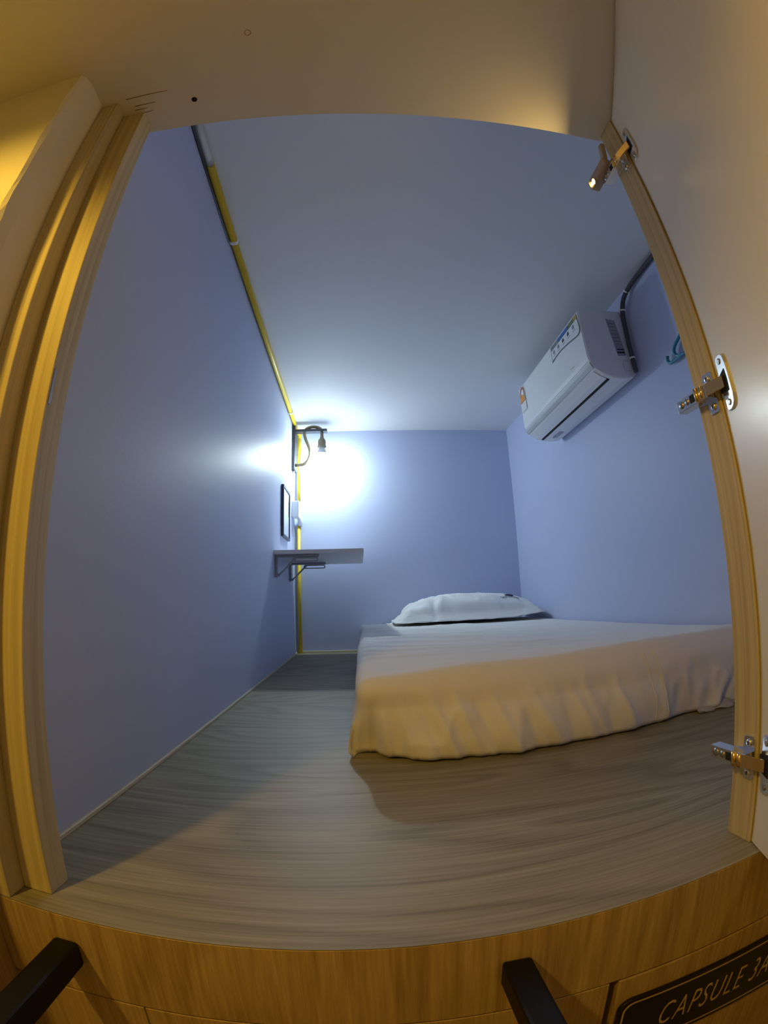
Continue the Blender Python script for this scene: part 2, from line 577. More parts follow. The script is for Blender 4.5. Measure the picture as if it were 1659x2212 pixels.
link('bezel', lathe([(0.0062, -0.006), (0.0062, -0.0002), (0.0045, 0.0), (0.0, -0.0004)], LED, LDIR, 14), M['led_body'], L)
link('diode', lathe([(0.0044, 0.0001), (0.004, 0.0003), (0.0, 0.0004)], LED, LDIR, 14), M['led'], L, smooth=True)
ld = bpy.data.lights.new('diode_beam', 'AREA')
ld.shape = 'DISK'
ld.size = 0.006
ld.energy = LED_W
ld.color = LED_COL
lo = bpy.data.objects.new('diode_beam', ld)
COL.objects.link(lo)
lo.parent = L
lo.location = LED + LDIR * 0.0008 - L.location
lo.rotation_euler = LDIR.to_track_quat('-Z', 'Y').to_euler()

# ------------------------------------------------------------------ corridor downlight (out of the picture, upper left)
D = thing('ceiling_downlight', 'round warm white downlight recessed in the corridor ceiling at left', 'light', (DOWNLIGHT_POS[0], DOWNLIGHT_POS[1], ZH))
link('bezel', ring_prism([(0.055 * math.cos(a), 0.055 * math.sin(a)) for a in [k * math.pi / 16 for k in range(32)]], [(0.043 * math.cos(a), 0.043 * math.sin(a)) for a in [k * math.pi / 16 for k in range(32)]], (DOWNLIGHT_POS[0], DOWNLIGHT_POS[1], ZH), (1, 0, 0), (0, 1, 0), (0, 0, -1), 0.006), M['white_plastic'], D)
link('lens', lathe([(0.043, 0), (0.043, 0.002), (0.0, 0.0025)], (DOWNLIGHT_POS[0], DOWNLIGHT_POS[1], ZH), (0, 0, -1), 28), M['lampglass'], D)
sp = bpy.data.lights.new('downlight_beam', 'SPOT')
sp.energy = DOWNLIGHT_W
sp.color = DOWNLIGHT_COL
sp.spot_size = math.radians(158)
sp.spot_blend = 0.35
sp.shadow_soft_size = 0.03
so = bpy.data.objects.new('downlight_beam', sp)
COL.objects.link(so)
so.parent = D
so.location = Vector(DOWNLIGHT_POS) - D.location

# ------------------------------------------------------------------ lower cupboard front with the name plate
K = thing('storage_cupboard', 'light wood cupboard front below the capsule floor edge', 'cupboard', (0, 0.332, -0.6))
link('panel', box((-0.366, 0.332, -1.195), (-0.2165, 0.350, -0.1012), 0.0008), M['fascia'], K)
link('panel', box((-0.2155, 0.332, -1.195), (0.217, 0.350, -0.1012), 0.0008), M['fascia'], K)
kd = link('cupboard_door', box((0.2275, 0.332, -1.195), (1.055, 0.350, -0.1018), 0.0015), M['fascia'], K)
link('backing', box((-0.36, 0.3505, -1.195), (1.05, 0.356, -0.1012)), M['dark'], K)

P = thing('name_plate', 'black name plate with gold border reading CAPSULE 3A on the cupboard door', 'sign', (0.365, 0.332, -0.181))
PX0, PX1, PZ0, PZ1 = 0.231, 0.498, -0.230, -0.134
pw, ph = PX1 - PX0, PZ1 - PZ0
pc = ((PX0 + PX1) / 2, 0.3318, (PZ0 + PZ1) / 2)
link('plate', prism(rrect(pw, ph, 0.016, 6), pc, (1, 0, 0), (0, 0, 1), (0, -1, 0), 0.004, 0.0006), M['plaque'], P)
link('border', ring_prism(rrect(pw - 0.011, ph - 0.011, 0.0135, 6), rrect(pw - 0.0145, ph - 0.0145, 0.0118, 6), (pc[0], 0.3278, pc[2]), (1, 0, 0), (0, 0, 1), (0, -1, 0), 0.0005), M['gold'], P)
link('lettering', text_bm('CAPSULE 3A', 0.0550, lambda x, y, z: (0.2835 + x, 0.3277 - z, -0.2005 + y), sx=0.475, shear=0.24, extrude=0.0003, spacing=1.16, thin=-0.0007), M['gold'], P)

# ------------------------------------------------------------------ black ladder hung on the front: two level arms, rails down, rungs
LD = thing('ladder', 'black steel ladder whose two square arms reach the fascia below the hatch', 'ladder', (-0.09, 0.12, -1.2))
for x0, x1, zt in ((-0.2935, -0.2665, -0.0285), (0.1055, 0.1325, -0.0310)):
    link('arm', box((x0, 0.085, zt - 0.0285), (x1, 0.3315, zt), 0.0035, 2), M['black'], LD)
    link('rail', quad_slab([(x0, 0.085, zt), (x1, 0.085, zt), (x1, 0.112, zt), (x0, 0.112, zt)], (0, -0.02, -1.17)), M['black'], LD)
for k in range(4):
    z = -0.28 - 0.26 * k
    y = 0.098 - 0.02 * (-(z) / 1.17)
    link('rung', box((-0.267, y - 0.012, z - 0.012), (0.106, y + 0.012, z + 0.012), 0.003), M['black'], LD)

# ------------------------------------------------------------------ mattress under its sheet
MX0, MX1, MY0, MY1, MH = -0.012, 0.966, 0.800, 2.600, 0.153
MT = thing('mattress', 'floor mattress under a loose white cotton sheet', 'mattress', (0.48, 1.7, 0.0))
FX = [-0.03, 0.0, 0.051, 0.118, 0.18, 0.254, 0.396, 0.48, 0.562, 0.698, 0.76, 0.83, 0.97]
FY = [0.915, 0.862, 0.817, 0.788, 0.786, 0.776, 0.789, 0.792, 0.803, 0.823, 0.814, 0.823, 0.832]
FOLDS = [(0.012, 0.022, -0.016, 0.006, 0.2), (0.03, 0.045, 0.008, 0.008, 0.2), (0.60, 0.60, 0.004, 0.012, 0.2),  # x at the top, x at the bottom, height, width, start depth
    (0.055, 0.085, 0.010, 0.010, 0.25), (0.085, 0.135, -0.008, 0.010, 0.15), (0.105, 0.165, 0.009, 0.012, 0.05), (0.150, 0.205, 0.010, 0.013, 0.1),
    (0.175, 0.24, -0.009, 0.012, 0.1), (0.215, 0.275, 0.009, 0.014, 0.05), (0.265, 0.315, -0.007, 0.012, 0.2), (0.285, 0.355, 0.008, 0.014, 0.1),
    (0.34, 0.39, -0.006, 0.014, 0.3), (0.37, 0.43, 0.007, 0.016, 0.15), (0.43, 0.475, -0.005, 0.014, 0.35), (0.47, 0.52, 0.006, 0.02, 0.2),
    (0.66, 0.63, -0.005, 0.02, 0.3), (0.72, 0.70, 0.006, 0.022, 0.2), (0.80, 0.745, 0.009, 0.018, 0.35), (0.83, 0.775, -0.010, 0.016, 0.35), (0.87, 0.82, 0.008, 0.018, 0.3)]


def sheet_pt(x, y, z):
    """rounded, sagging, folded box: flat-box point -> sheet surface"""
    r = 0.032
    ix = min(max(x, MX0 + r), MX1 - 0.012)
    iy = min(max(y, MY0 + r), MY1 - r)
    iz = min(z, MH - r)
    p = Vector((x, y, z))
    c = Vector((ix, iy, iz))
    d = p - c
    if d.length > 1e-6:
        rr = r if x < MX1 - 0.012 else 0.012
        n = d.normalized()
        p = c + n * (r if n.x < 0.5 else min(r, d.length))
    else:
        n = Vector((0, 0, 1))
    t = 1 - p.z / MH                                     # 0 on top, 1 at the floor
    tt = min(1, max(0, t))
    fr = max(0.0, -n.y)                                  # facing the hatch
    lf = max(0.0, -n.x)                                  # facing the aisle
    if fr > 0.02:
        base = interp(p.x, FX, FY) - MY0
        p.y += base * sstep(0.1, 1.0, tt) * fr
        dd = 0.0
        for xa, xb, amp, wd, st in FOLDS:
            xc = xa + (xb - xa) * tt
            q = (p.x - xc) / (wd * 0.72)
            if abs(q) < 3:
                dd += amp * sstep(st, st + 0.45, tt) * math.exp(-q * q)
        dd *= 0.8
        rn = 1 - abs(noise.noise((p.x * 13 + p.z * 5, p.z * 7 - p.x * 2, 2.0))) * 2.2
        dd += 0.0055 * max(0, rn) ** 2 * sstep(0.05, 0.45, tt)
        rn = 1 - abs(noise.noise((p.x * 30 + p.z * 14, p.z * 12, 6.0))) * 2.4
        dd += 0.0022 * max(0, rn) ** 2 * sstep(0.0, 0.3, tt)
        dd += 0.010 * math.exp(-((p.x - 0.125) / 0.05) ** 2) * sstep(0.6, 0.95, tt) + 0.004 * noise.noise((p.x * 18, 0.5, 3.0)) * sstep(0.6, 0.95, tt)
        p.y -= dd * fr * (1 - 0.25 * sstep(0.9, 1.0, tt))
        # plump lower roll, tucked in at the floor
        p.y -= 0.010 * math.sin(math.pi * min(1, max(0, (tt - 0.35) / 0.65))) * fr * (1 - 0.5 * sstep(0.4, 0.7, p.x))
        p.y += 0.012 * sstep(0.93, 1.0, tt) * fr
    if lf > 0.02:
        f = sstep(0.95, 1.3, p.y)
        p.x += lf * (0.012 * sstep(1.3, 2.6, p.y) - 0.016 * sstep(0.3, 1, tt) * (1 - f) - 0.006 * sstep(0.3, 1, tt) * f)
        p.x -= lf * (0.006 * noise.noise((p.y * 12, p.z * 14, 5.0)) + 0.004 * noise.noise((p.y * 30, p.z * 10, 9.0))) * sstep(0, 0.4, tt)
        p.x += 0.008 * sstep(0.93, 1.0, tt) * lf
    up = max(0.0, n.z)
    if up > 0.02 and p.z > 0.08:
        hump = sstep(MX0, MX0 + 0.25, p.x) * (1 - 0.55 * sstep(0.8, MX1, p.x)) * sstep(MY0 - 0.005, MY0 + 0.03, p.y)
        p.z += up * (0.0125 * hump * (1 - 0.75 * sstep(0.84, 1.25, p.y)))
        p.z += up * 0.0035 * noise.noise((p.x * 5, p.y * 9, 0.4)) * hump
        # shallow cross wrinkles, mostly to the left
        k = (1 - sstep(0.35, 0.7, p.x)) * sstep(0.9, 1.2, p.y)
        rn = 1 - abs(noise.noise((p.x * 2.5 + 3, p.y * 11 + p.x * 5, 1.0))) * 2.6
        p.z += up * 0.0080 * k * max(0, rn) ** 2
        rn = 1 - abs(noise.noise((p.x * 4, p.y * 20 + p.x * 9, 8.0))) * 2.6
        p.z += up * 0.003 * (0.3 + 0.7 * k) * max(0, rn) ** 2 * hump
        # raised front edge towards the right
        p.z += up * 0.009 * sstep(0.2, 0.6, p.x) * (1 - sstep(0.83, 1.05, p.y)) * sstep(0.6, 1.0, up + fr)
    p.z = max(p.z, 0.0012)
    p.x = min(p.x, xr(p.y) - 0.003)
    return p


def build_sheet():
    b = bmesh.new()
    def grid(f, nu, nv):
        V = [[b.verts.new(sheet_pt(*f(i / nu, j / nv))) for j in range(nv + 1)] for i in range(nu + 1)]
        for i in range(nu):
            for j in range(nv):
                b.faces.new((V[i][j], V[i + 1][j], V[i + 1][j + 1], V[i][j + 1]))
    W_, D_ = MX1 - MX0, MY1 - MY0
    grid(lambda u, v: (MX0 + W_ * u, MY0 + D_ * v, MH), 150, 170)
    grid(lambda u, v: (MX0 + W_ * u, MY0, 0.0 + MH * v), 190, 36)
    grid(lambda u, v: (MX0 + W_ * u, MY1, 0.0 + MH * v), 40, 8)
    grid(lambda u, v: (MX0, MY0 + D_ * u, 0.0 + MH * v), 170, 30)
    grid(lambda u, v: (MX1, MY0 + D_ * u, 0.0 + MH * v), 40, 8)
    bmesh.ops.remove_doubles(b, verts=b.verts, dist=0.0015)
    return b


link('bedsheet', build_sheet(), M['sheet'], MT, smooth=True)


def on_sheet(x, z, off=0.0012):
    p = sheet_pt(x, MY0, z)
    return p + Vector((0, -off, off * 0.4))


# double stitched seam down the front of the sheet
for dx in (0.0, 0.028):
    path = []
    for k in range(22):
        z = MH * (1.0 - k / 22)
        path.append(on_sheet(0.552 + dx + 0.03 * (k / 22) ** 0.7, z, 0.0006))
    link('seam', tube(path, 0.0013, 6), M['sheet'], MT)
# loose flap of sheet at the right foot
fl = bmesh.new()
NF = 14
R0 = []
for i in range(NF + 1):
    x = 0.70 + 0.135 * i / NF
    yb = interp(x, FX, FY)
    row = []
    for j in range(5):
        s = j / 4
        wv = 0.007 * math.sin(i * 0.9) + 0.004 * math.sin(i * 2.1)
        row.append(fl.verts.new((x, yb + 0.008 - (0.026 + wv) * s, 0.0265 * (1 - s) ** 1.5 + 0.0015 + 0.003 * max(0, math.sin(i * 1.3)) * s)))
    R0.append(row)
for p, q in zip(R0[:-1], R0[1:]):
    for j in range(4):
        fl.faces.new((p[j], q[j], q[j + 1], p[j + 1]))
bmesh.ops.solidify(fl, geom=list(fl.faces), thickness=0.001)
link('sheet_flap', fl, M['sheet'], MT, smooth=True)

# ------------------------------------------------------------------ pillow
PLX, PLY, PA, PB = 0.565, 2.395, 0.395, 0.205
PI_ = thing('pillow', 'plump white flanged pillow with dark print, on the mattress by back wall', 'pillow', (PLX, PLY, 0.165))


def pillow_pt(u, v, top=True, off=0.0):
    fu, fv = 0.875, 0.80
    cu_, cv_ = min(1, abs(u) / fu), min(1, abs(v) / fv)
    T = max(0, 1 - cu_ ** 2.6) ** 0.55 * max(0, 1 - cv_ ** 2.4) ** 0.55
    x = PLX + PA * u * (1 - 0.03 * abs(v) ** 2)
    y = PLY + PB * v * (1 - 0.10 * abs(u) ** 3) - 0.012 * u
    # gathers at the left end and one near the left third
    fold = 0.006 * math.sin(v * 9 + u * 14) * sstep(0.45, 0.95, -u)
    fold += -0.010 * math.exp(-((u + 0.43 - 0.08 * v) / 0.035) ** 2) * sstep(0.1, 0.8, -v) + 0.006 * math.exp(-((u + 0.33 - 0.1 * v) / 0.04) ** 2) * sstep(0.1, 0.8, -v)
    fold += 0.004 * noise.noise((u * 5, v * 4, 1.0)) + 0.004 * max(0, 1 - abs(noise.noise((u * 9 + v * 3, v * 3, 2.0))) * 3)
    edge = 1 - T
    wob = 0.006 * noise.noise((u * 7, v * 5, 4.0)) * sstep(0.7, 1.0, max(abs(u), abs(v)))
    z = 0.1785 + wob * 0.7 + 0.014 * sstep(0.45, 1.0, u)
    z -= 0.004 * sstep(0.6, 1, -u)
    if top:
        hem = (1 - sstep(fv, 1.0, abs(v))) * (1 - sstep(fu, 1.0, abs(u)))
        z += 0.030 * hem + T * 0.098 + 1.5 * fold * (0.35 + 0.65 * sstep(0, 0.3, T)) + 0.001 + off
    else:
        z -= T * 0.010 + 0.0015
    return Vector((x, y, max(z, 0.1745)))


b = bmesh.new()
NU, NV = 84, 48
for top in (True, False):
    V = [[b.verts.new(pillow_pt(-1 + 2 * i / NU, -1 + 2 * j / NV, top)) for j in range(NV + 1)] for i in range(NU + 1)]
    for i in range(NU):
        for j in range(NV):
            b.faces.new((V[i][j], V[i + 1][j], V[i + 1][j + 1], V[i][j + 1]))
    if top:
        VT = V
    else:
        for i in range(NU):
            for j0 in (0, NV):
                b.faces.new((VT[i][j0], VT[i + 1][j0], V[i + 1][j0], V[i][j0]))
        for j in range(NV):
            for i0 in (0, NU):
                b.faces.new((VT[i0][j], VT[i0][j + 1], V[i0][j + 1], V[i0][j]))
pl = link('pillowcase', b, M['pillow'], PI_, smooth=True)
fs = [pillow_pt(-0.86 + 1.72 * k / 60, -0.81 - 0.012 * math.sin(k * 0.7), True, 0.0006) for k in range(61)]
link('flange_seam', tube(fs, 0.0016, 6), M['pillow'], PI_)
# small dark emblem and one line of lettering, as far as they can be read
link('lettering', text_bm('Tabost Homestay', 0.30, lambda x, y, z: pillow_pt(0.415 + x, -0.585 + y * 0.42 + x * 0.12, True, 0.0025 + z * 0.1), sx=0.122, extrude=0.001), M['ink'], PI_)
em = prism(rrect(0.115, 0.13, 0.03, 4), (0, 0, 0), (1, 0, 0), (0, 1, 0), (0, 0, 1), 0.001)
for v in em.verts:
    v.co = pillow_pt(0.555 + v.co.x, -0.42 + v.co.y, True, 0.0025 + v.co.z)
link('emblem', em, M['ink'], PI_)

# ------------------------------------------------------------------ air conditioner on the right wall
AY0, AY1 = 1.232, 1.888
A = thing('air_conditioner', 'white wall air conditioner high on the lavender right wall', 'air conditioner', (0.97, 1.56, 1.13))
prof = [(0.970, 1.268), (0.800, 1.256), (0.792, 1.252), (0.789, 1.243), (0.792, 1.060), (0.797, 1.032), (0.808, 1.016), (0.842, 0.996), (0.875, 0.985), (0.925, 0.983), (0.958, 0.989), (0.9755, 1.004)]


def extrude_profile(pr, y0, y1, bev=0.0):
    b = bmesh.new()
    a = [b.verts.new((x, y0, z)) for x, z in pr]
    c = [b.verts.new((x, y1, z)) for x, z in pr]
    f0, f1 = b.faces.new(a), b.faces.new(c[::-1])
    k = len(pr)
    for j in range(k):
        b.faces.new((a[j], c[j], c[(j + 1) % k], a[(j + 1) % k]))
    if bev:
        bmesh.ops.bevel(b, geom=[e for e in list(f0.edges) + list(f1.edges)], offset=bev, segments=3, profile=0.5, affect='EDGES')
    return b


link('body', extrude_profile(prof, AY0, AY1, 0.006), M['ac_white'], A)
# front cover, a shell 3 mm proud, with the seam along its foot
link('front_cover', extrude_profile([(0.7915, 1.246), (0.7870, 1.243), (0.7895, 1.060), (0.7925, 1.0445), (0.7965, 1.0450), (0.7930, 1.062)], AY0 + 0.004, AY1 - 0.004, 0.001), M['ac_white'], A)
link('lower_lip', extrude_profile([(0.7955, 1.040), (0.7935, 1.0395), (0.7955, 1.029), (0.803, 1.0165), (0.806, 1.018), (0.799, 1.032)], AY0 + 0.004, AY1 - 0.004, 0.0006), M['grey_gloss'], A)
# louver flap with the dark outlet slot behind it
link('louver', extrude_profile([(0.812, 1.0125), (0.811, 1.0095), (0.840, 0.9935), (0.859, 0.9870), (0.859, 0.9895), (0.842, 0.9965)], AY0 + 0.02, AY1 - 0.02, 0.0006), M['ac_white'], A)
link('outlet_slot', extrude_profile([(0.8605, 0.9905), (0.8605, 0.9868), (0.8700, 0.9840), (0.8700, 0.9880)], AY0 + 0.02, AY1 - 0.02), M['dark'], A)
link('maker_mark', prism([(1.332, 1.0755), (1.362, 1.0785), (1.362, 1.0735), (1.332, 1.0715)], (0.7888, 0, 0), (0, 1, 0), (0, 0, 1), (-1, 0, 0), 0.0008), M['chrome'], A)
link('underside_label', prism(rrect(0.024, 0.085, 0.003), (0.912, 1.790, 0.9832), (1, 0, 0), (0, 1, 0), (0, 0, -1), 0.0006), M['lab_grey'], A)
# feature sticker on the cover
FXs = 0.7866
stk = link('feature_sticker', prism([(1.2425, 1.2405), (1.487, 1.2405), (1.490, 1.174), (1.455, 1.181), (1.40, 1.181), (1.33, 1.172), (1.275, 1.161), (1.255, 1.160), (1.243, 1.166), (1.237, 1.176)], (FXs, 0, 0), (0, 1, 0), (0, 0, 1), (-1, 0, 0), 0.0005), M['st_navy'], A)
FXt = FXs - 0.0005
link('white_field', prism([(1.244, 1.222), (1.4835, 1.2225), (1.485, 1.181), (1.455, 1.1845), (1.40, 1.1845), (1.33, 1.1755), (1.275, 1.1645), (1.257, 1.1635), (1.245, 1.169), (1.2405, 1.178)], (FXt, 0, 0), (0, 1, 0), (0, 0, 1), (-1, 0, 0), 0.0004), M['st_white'], stk)
for y0, y1, mm in ((1.243, 1.268, 'st_yellow'), (1.268, 1.315, 'st_green'), (1.322, 1.408, 'st_blue'), (1.412, 1.4865, 'st_grey')):
    link('colour_band', prism([(y0, 1.224), (y1, 1.224), (y1, 1.240), (y0, 1.240)], (FXt, 0, 0), (0, 1, 0), (0, 0, 1), (-1, 0, 0), 0.0005), M[mm], stk)
for k, yy in enumerate((1.280, 1.326, 1.372, 1.416, 1.460)):
    link('icon', prism([(yy - 0.008, 1.203), (yy + 0.007, 1.200), (yy + 0.009, 1.211), (yy, 1.217), (yy - 0.006, 1.214)], (FXt - 0.0004, 0, 0), (0, 1, 0), (0, 0, 1), (-1, 0, 0), 0.0003), M['st_grey'] if k in (0, 3, 4) else M['ink'], stk)
    link('caption', prism([(yy - 0.012, 1.192), (yy + 0.010, 1.191), (yy + 0.010, 1.1945), (yy - 0.012, 1.1955)], (FXt - 0.0004, 0, 0), (0, 1, 0), (0, 0, 1), (-1, 0, 0), 0.0003), M['lab_grey'], stk)
# rating label at the far end of the cover: an orange arch over a white panel
ey, ez = 1.846, 1.196
arch_o = [(-0.030, -0.030), (0.030, -0.030)] + [(0.030 * math.cos(a), 0.012 + 0.036 * math.sin(a)) for a in [math.pi * k / 10 for k in range(11)]]
arch_o = [(0.030 * math.cos(a), 0.012 + 0.036 * math.sin(a)) for a in [math.pi * k / 12 for k in range(13)]] + [(-0.030, -0.030), (0.030, -0.030)]
arch_i = [(p[0] * 0.60, 0.012 + 0.60 * (p[1] - 0.012) if p[1] > 0.012 else (0.012 if p[1] > 0 else 0.002)) for p in arch_o]
en = link('rating_label', prism([(0.033, -0.075), (-0.033, -0.075), (-0.033, 0.02), (-0.024, 0.044), (0, 0.053), (0.024, 0.044), (0.033, 0.02)], (0.7862, ey, ez), (0, 1, 0), (0, 0, 1), (-1, 0, 0), 0.0004), M['st_white'], A)
link('arch', ring_prism(arch_o, arch_i, (0.7858, ey, ez), (0, 1, 0), (0, 0, 1), (-1, 0, 0), 0.0004), M['st_red'], en)
link('arch_fill', prism([(-0.026, -0.026), (0.026, -0.026), (0.026, 0.004), (0.004, 0.012), (-0.010, -0.004), (-0.026, 0.0)], (0.7853, ey, ez), (0, 1, 0), (0, 0, 1), (-1, 0, 0), 0.0004), M['st_orange'], en)
# grey data label on the near end
sl = link('data_label', prism([(0.898, 1.225), (0.936, 1.222), (0.950, 1.076), (0.914, 1.071)], (0, AY0, 0), (1, 0, 0), (0, 0, 1), (0, -1, 0), 0.0006), M['lab_grey'], A)
for k, (za, zb) in enumerate(((1.100, 1.095), (1.089, 1.082))):
    link('dark_bar', prism([(0.915, za), (0.945, za + 0.002), (0.946, zb + 0.002), (0.916, zb)], (0, AY0 - 0.0006, 0), (1, 0, 0), (0, 0, 1), (0, -1, 0), 0.0003), M['ink'], sl)
for zz in (1.205, 1.19, 1.175, 1.16, 1.145, 1.13, 1.118):
    link('print_line', prism([(0.904 + (1.205 - zz) * 0.1, zz), (0.930 + (1.205 - zz) * 0.1, zz + 0.001), (0.930 + (1.205 - zz) * 0.1, zz + 0.004), (0.904 + (1.205 - zz) * 0.1, zz + 0.003)], (0, AY0 - 0.0006, 0), (1, 0, 0), (0, 0, 1), (0, -1, 0), 0.0003), M['st_grey'], sl)
link('knock_out', ring_prism(rrect(0.034, 0.04, 0.008), rrect(0.032, 0.038, 0.007), (0.945, AY0, 1.035), (1, 0, 0), (0, 0, 1), (0, -1, 0), 0.0006), M['lab_grey'], A)

# dark insulated pipe from the air conditioner, up and along the top of the wall
CP = thing('coolant_pipe', 'dark grey insulated pipe clipped along wall top beside the air conditioner', 'pipe', (0.96, 1.2, 1.3))
cpath = [(0.972, 0.45, 1.318), (0.9705, 0.9, 1.317), (0.968, 1.08, 1.313), (0.963, 1.15, 1.300), (0.959, 1.185, 1.275), (0.957, 1.203, 1.22), (0.957, 1.2105, 1.12), (0.959, 1.2115, 1.03), (0.961, 1.2115, 1.002)]
link('pipe', tube(cpath, 0.0085, 10, smooth_it=2), M['rubber'], CP)
for c, ax in (((0.963, 1.150, 1.300), (0, -1, 0.45)), ((0.9578, 1.196, 1.245), (0, -0.3, 1)), ((0.9585, 1.2115, 1.055), (0, 0, 1))):
    link('clip', lathe([(0.0105, -0.003), (0.0112, -0.002), (0.0112, 0.002), (0.0105, 0.003)], c, ax, 14), M['white_plastic'], CP)

# ------------------------------------------------------------------ teal hanger on the right wall, mostly hidden by the jamb
HG = thing('clothes_hanger', 'teal plastic clothes hanger on the right wall behind the right jamb', 'hanger', (0.965, 0.86, 1.0))
hx = 0.9685
link('hanger_body', tube([(hx, 0.965, 0.942), (hx, 1.000, 0.947), (hx, 1.012, 0.962), (hx, 1.010, 0.980), (hx, 0.985, 0.995), (hx, 0.93, 1.015), (hx, 0.86, 1.045), (hx, 0.79, 1.015), (hx, 0.735, 0.995), (hx, 0.710, 0.980), (hx, 0.708, 0.962), (hx, 0.72, 0.947), (hx, 0.755, 0.942)], 0.0056, 10, smooth_it=1), M['teal'], HG)
link('bar', tube([(hx, 1.046, 0.973), (hx, 1.051, 0.962), (hx, 1.047, 0.949), (hx, 1.034, 0.943), (hx, 1.010, 0.943), (hx, 0.965, 0.943), (hx, 0.755, 0.943), (hx, 0.71, 0.943), (hx, 0.686, 0.943), (hx, 0.673, 0.949), (hx, 0.669, 0.962), (hx, 0.674, 0.973)], 0.0056, 10, smooth_it=1), M['teal'], HG)
link('hook', tube([(hx, 0.86, 1.045), (hx, 0.86, 1.075), (hx, 0.868, 1.088), (hx, 0.874, 1.100), (hx, 0.868, 1.115), (hx, 0.855, 1.118), (hx, 0.845, 1.108)], 0.003, 8, smooth_it=1), M['teal'], HG)
link('wall_nail', tube([(0.984, 0.86, 1.112), (0.962, 0.86, 1.114)], 0.002, 8), M['steel'], HG)

# ------------------------------------------------------------------ yellow conduit: along the ceiling corner, down the back corner
Y = thing('yellow_conduit', 'yellow electrical conduit along the left ceiling edge and down back corner', 'conduit', (-0.35, 2.6, 1.3))
yx, yz = -0.3535, 1.3205
link('pipe', tube([(yx, 0.73, yz), (yx, 2.585, yz)], 0.0105, 12), M['yellow'], Y)
link('pipe', tube([(-0.3435, 2.617, 1.315), (-0.3435, 2.617, 0.885)], 0.0105, 12), M['yellow'], Y)
link('pipe', tube([(-0.3435, 2.617, 0.745), (-0.3435, 2.617, 0.001)], 0.0105, 12), M['yellow'], Y)
link('bend', tube([(yx, 2.58, yz), (yx, 2.603, yz), (-0.3435, 2.617, 1.312), (-0.3435, 2.617, 1.285)], 0.0112, 12, smooth_it=2), M['yellow'], Y)
link('sleeve', tube([(yx, 0.398, yz + 0.001), (yx, 0.735, yz + 0.001)], 0.0085, 12), M['sleeve'], Y)
for yy in (1.01, 2.29):
    link('clip', ring_prism(rrect(0.0245, 0.0232, 0.008), rrect(0.0215, 0.0215, 0.0075), (yx, yy - 0.006, yz - 0.0005), (1, 0, 0), (0, 0, 1), (0, 1, 0), 0.012), M['white_plastic'], Y)
elb = bmesh.new()
tube([(-0.347, 2.5815, 0.806), (-0.344, 2.590, 0.798), (-0.338, 2.605, 0.782), (-0.334, 2.614, 0.765), (-0.3385, 2.6165, 0.740)], 0.0150, 12, bm=elb)
link('elbow', elb, M['white_plastic'], Y)
# black strip added for the shadow gap in the corner beside the white sleeve
tag(link('shadow_gap_strip', tube([(-0.3655, 0.398, 1.3085), (-0.3655, 0.7, 1.309), (-0.3655, 1.005, 1.3085)], 0.0022, 8), M['rubber'], loc=(-0.3655, 0.7, 1.309)), 'thin black strip for the shadow gap along the left wall beneath the white conduit sleeve', 'shadow strip')

# ------------------------------------------------------------------ switch box with a white cable
B = thing('switch_box', 'white switch box on the left wall behind the mirror', 'switch box', (-0.36, 2.52, 0.82))
link('box', box((XL + 0.0005, 2.485, 0.772), (-0.330, 2.560, 0.862), 0.003, 2), M['white_plastic'], B)
link('face_plate', box((-0.3302, 2.482, 0.769), (-0.3262, 2.563, 0.865), 0.0015, 2), M['white_plastic'], B)
link('rocker', box((-0.3264, 2.510, 0.800), (-0.3240, 2.535, 0.834), 0.001), M['white_plastic'], B)
link('cable_duct', box((XL + 0.0005, 2.505, 0.862), (XL + 0.0105, 2.517, 1.045), 0.001), M['white_plastic'], B)

# ------------------------------------------------------------------ rope lamp on a black bracket
RL = thing('wall_lamp', 'black bracket wall lamp with jute rope cord and a bright bulb', 'lamp', (-0.36, 2.5, 1.2))
wb = link('wall_board', box((XL + 0.0005, 2.462, 1.046), (-0.3495, 2.560, 1.3085), 0.0015), M['soft_black'], RL)
for zz in (1.235, 1.155):
    link('screw', lathe([(0.0045, 0), (0.004, 0.0015), (0, 0.0018)], (-0.3497, 2.548, zz), (1, 0, 0), 12), M['dark'], wb)
link('arm', box((-0.3495, 2.466, 1.2720), (-0.1645, 2.508, 1.2870), 0.0012), M['soft_black'], RL)
rz = 2.488
link('rope_cord', tube([(-0.195, rz, 1.240), (-0.195, rz, 1.266), (-0.198, rz, 1.290), (-0.215, rz, 1.303), (-0.245, rz, 1.309), (-0.272, rz, 1.304), (-0.292, rz, 1.292), (-0.299, rz, 1.270), (-0.293, rz, 1.235), (-0.278, rz, 1.200), (-0.264, rz, 1.165), (-0.263, rz, 1.130), (-0.275, rz, 1.098), (-0.295, rz, 1.078), (-0.325, rz, 1.073), (-0.350, rz, 1.073)], lambda s: 0.0090 + 0.0008 * math.sin(s * 260), 10, smooth_it=3), M['rope'], RL, smooth=True)
link('socket', lathe([(0.007, 0.072), (0.010, 0.066), (0.011, 0.056), (0.017, 0.048), (0.0225, 0.038), (0.0235, 0.026), (0.0220, 0.015), (0.0245, 0.008), (0.0265, 0.0), (0.024, -0.001), (0.010, -0.001)], (-0.195, rz, 1.180), (0, 0, 1), 20), M['rope'], RL)
# LED bulb: opaque white collar above, glowing dome below
link('bulb_collar', lathe([(0.012, 0.046), (0.014, 0.040), (0.022, 0.022), (0.0285, 0.002), (0.0285, 0.0)], (-0.195, rz, 1.138), (0, 0, 1), 24), M['white_plastic'], RL, smooth=True)
link('bulb', lathe([(0.0283, 0.0)] + [(0.0295 * math.cos(a), -0.004 - 0.029 * math.sin(a)) for a in [math.pi / 2 * k / 9 for k in range(10)]], (-0.195, rz, 1.138), (0, 0, 1), 24), M['bulb'], RL, smooth=True)

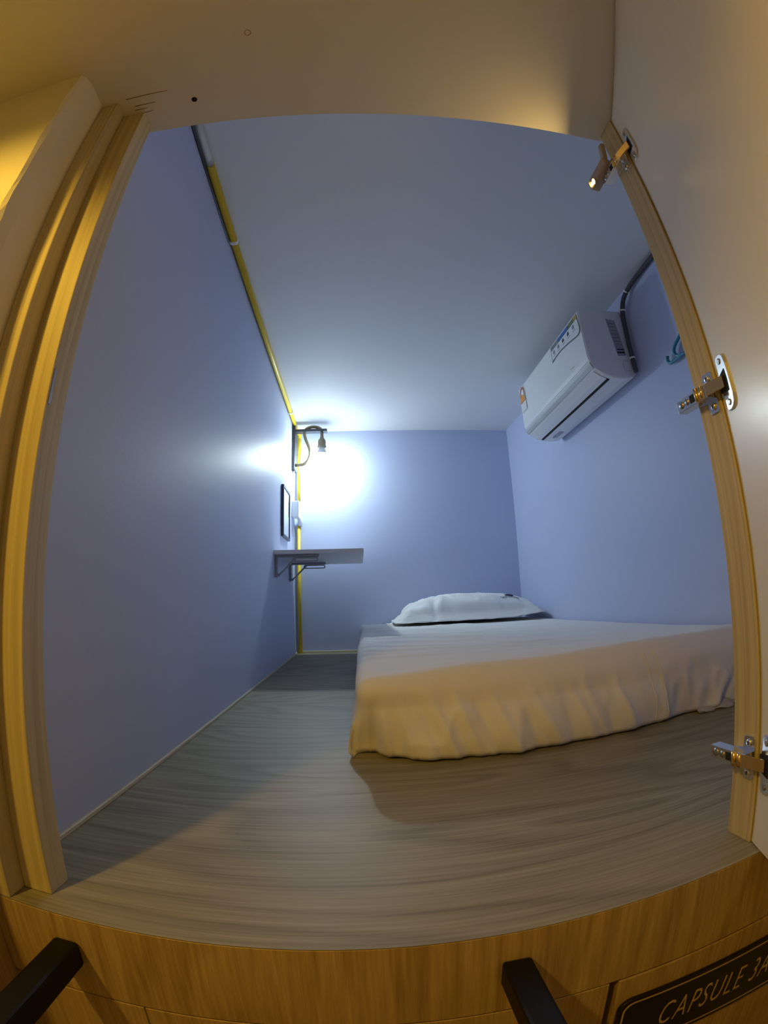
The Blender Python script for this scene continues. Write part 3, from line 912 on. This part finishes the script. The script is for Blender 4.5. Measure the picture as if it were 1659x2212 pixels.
# ------------------------------------------------------------------ dark framed mirror leaning off the left wall
MR = thing('wall_mirror', 'small upright mirror in a thin dark frame on the left wall', 'mirror', (-0.36, 2.24, 0.74))
my0, my1, mz0, mz1 = 2.135, 2.345, 0.612, 0.868
xo, xi = XL + 0.0008, -0.354
fo = [(my0, mz0), (my1, mz0), (my1, mz1), (my0, mz1)]
fi = [(my0 + 0.012, mz0 + 0.012), (my1 - 0.012, mz0 + 0.012), (my1 - 0.012, mz1 - 0.012), (my0 + 0.012, mz1 - 0.012)]
link('frame', ring_prism(fo, fi, (xo, 0, 0), (0, 1, 0), (0, 0, 1), (1, 0, 0), xi - xo), M['frame_dark'], MR)
link('glass', box((xo, my0 + 0.012, mz0 + 0.012), (xi - 0.003, my1 - 0.012, mz1 - 0.012)), M['mirror'], MR)

# ------------------------------------------------------------------ wall shelf on two folding brackets
SH = thing('wall_shelf', 'grey laminate shelf on folding steel brackets under the mirror', 'shelf', (-0.17, 2.24, 0.51))
link('board', box((XL + 0.0008, 1.950, 0.5035), (0.026, 2.53, 0.5215), 0.0008), M['shelf'], SH)


def bracket(y):
    bk = bmesh.new()
    box((XL + 0.0008, y - 0.009, 0.405), (XL + 0.012, y + 0.009, 0.5030), 0.001, bm=bk)
    pb = link('bracket', bk, M['galv'], SH)
    link('bracket_arm', box((XL + 0.012, y - 0.009, 0.4925), (-0.172, y + 0.009, 0.5030), 0.001), M['galv'], pb)
    link('locking_lever', ring_prism(rrect(0.115, 0.020, 0.009), rrect(0.103, 0.010, 0.0045), (-0.232, y + 0.008, 0.481), (1, 0, 0), (0, 0, 1), (0, -1, 0), 0.016), M['galv'], pb)
    link('brace', quad_slab([(XL + 0.012, y - 0.006, 0.412), (XL + 0.020, y - 0.006, 0.412), (-0.268, y - 0.006, 0.489), (-0.280, y - 0.006, 0.489)], (0, 0.012, 0)), M['galv'], pb)
    link('pivot', lathe([(0.006, -0.010), (0.006, 0.010)], (XL + 0.017, y, 0.415), (0, 1, 0), 12), M['galv'], pb)


bracket(1.985)
bracket(2.40)

# ------------------------------------------------------------------ old screw hole and filler spot in the corridor ceiling
sh = link('screw_hole', lathe([(0.0042, 0), (0.004, 0.0007), (0.002, 0.0009), (0.0, 0.0009)], (-0.227, 0.352, ZH), (0, 0, -1), 14), M['dark'], cc)
link('filler_spot', ring_prism([(0.0045 * math.cos(a), 0.0045 * math.sin(a)) for a in [k * math.pi / 8 for k in range(16)]], [(0.0036 * math.cos(a), 0.0036 * math.sin(a)) for a in [k * math.pi / 8 for k in range(16)]], (-0.135, 0.258, ZH), (1, 0, 0), (0, 1, 0), (0, 0, -1), 0.0004), mat('filler rust', (0.45, 0.25, 0.12), 0.8), cc)
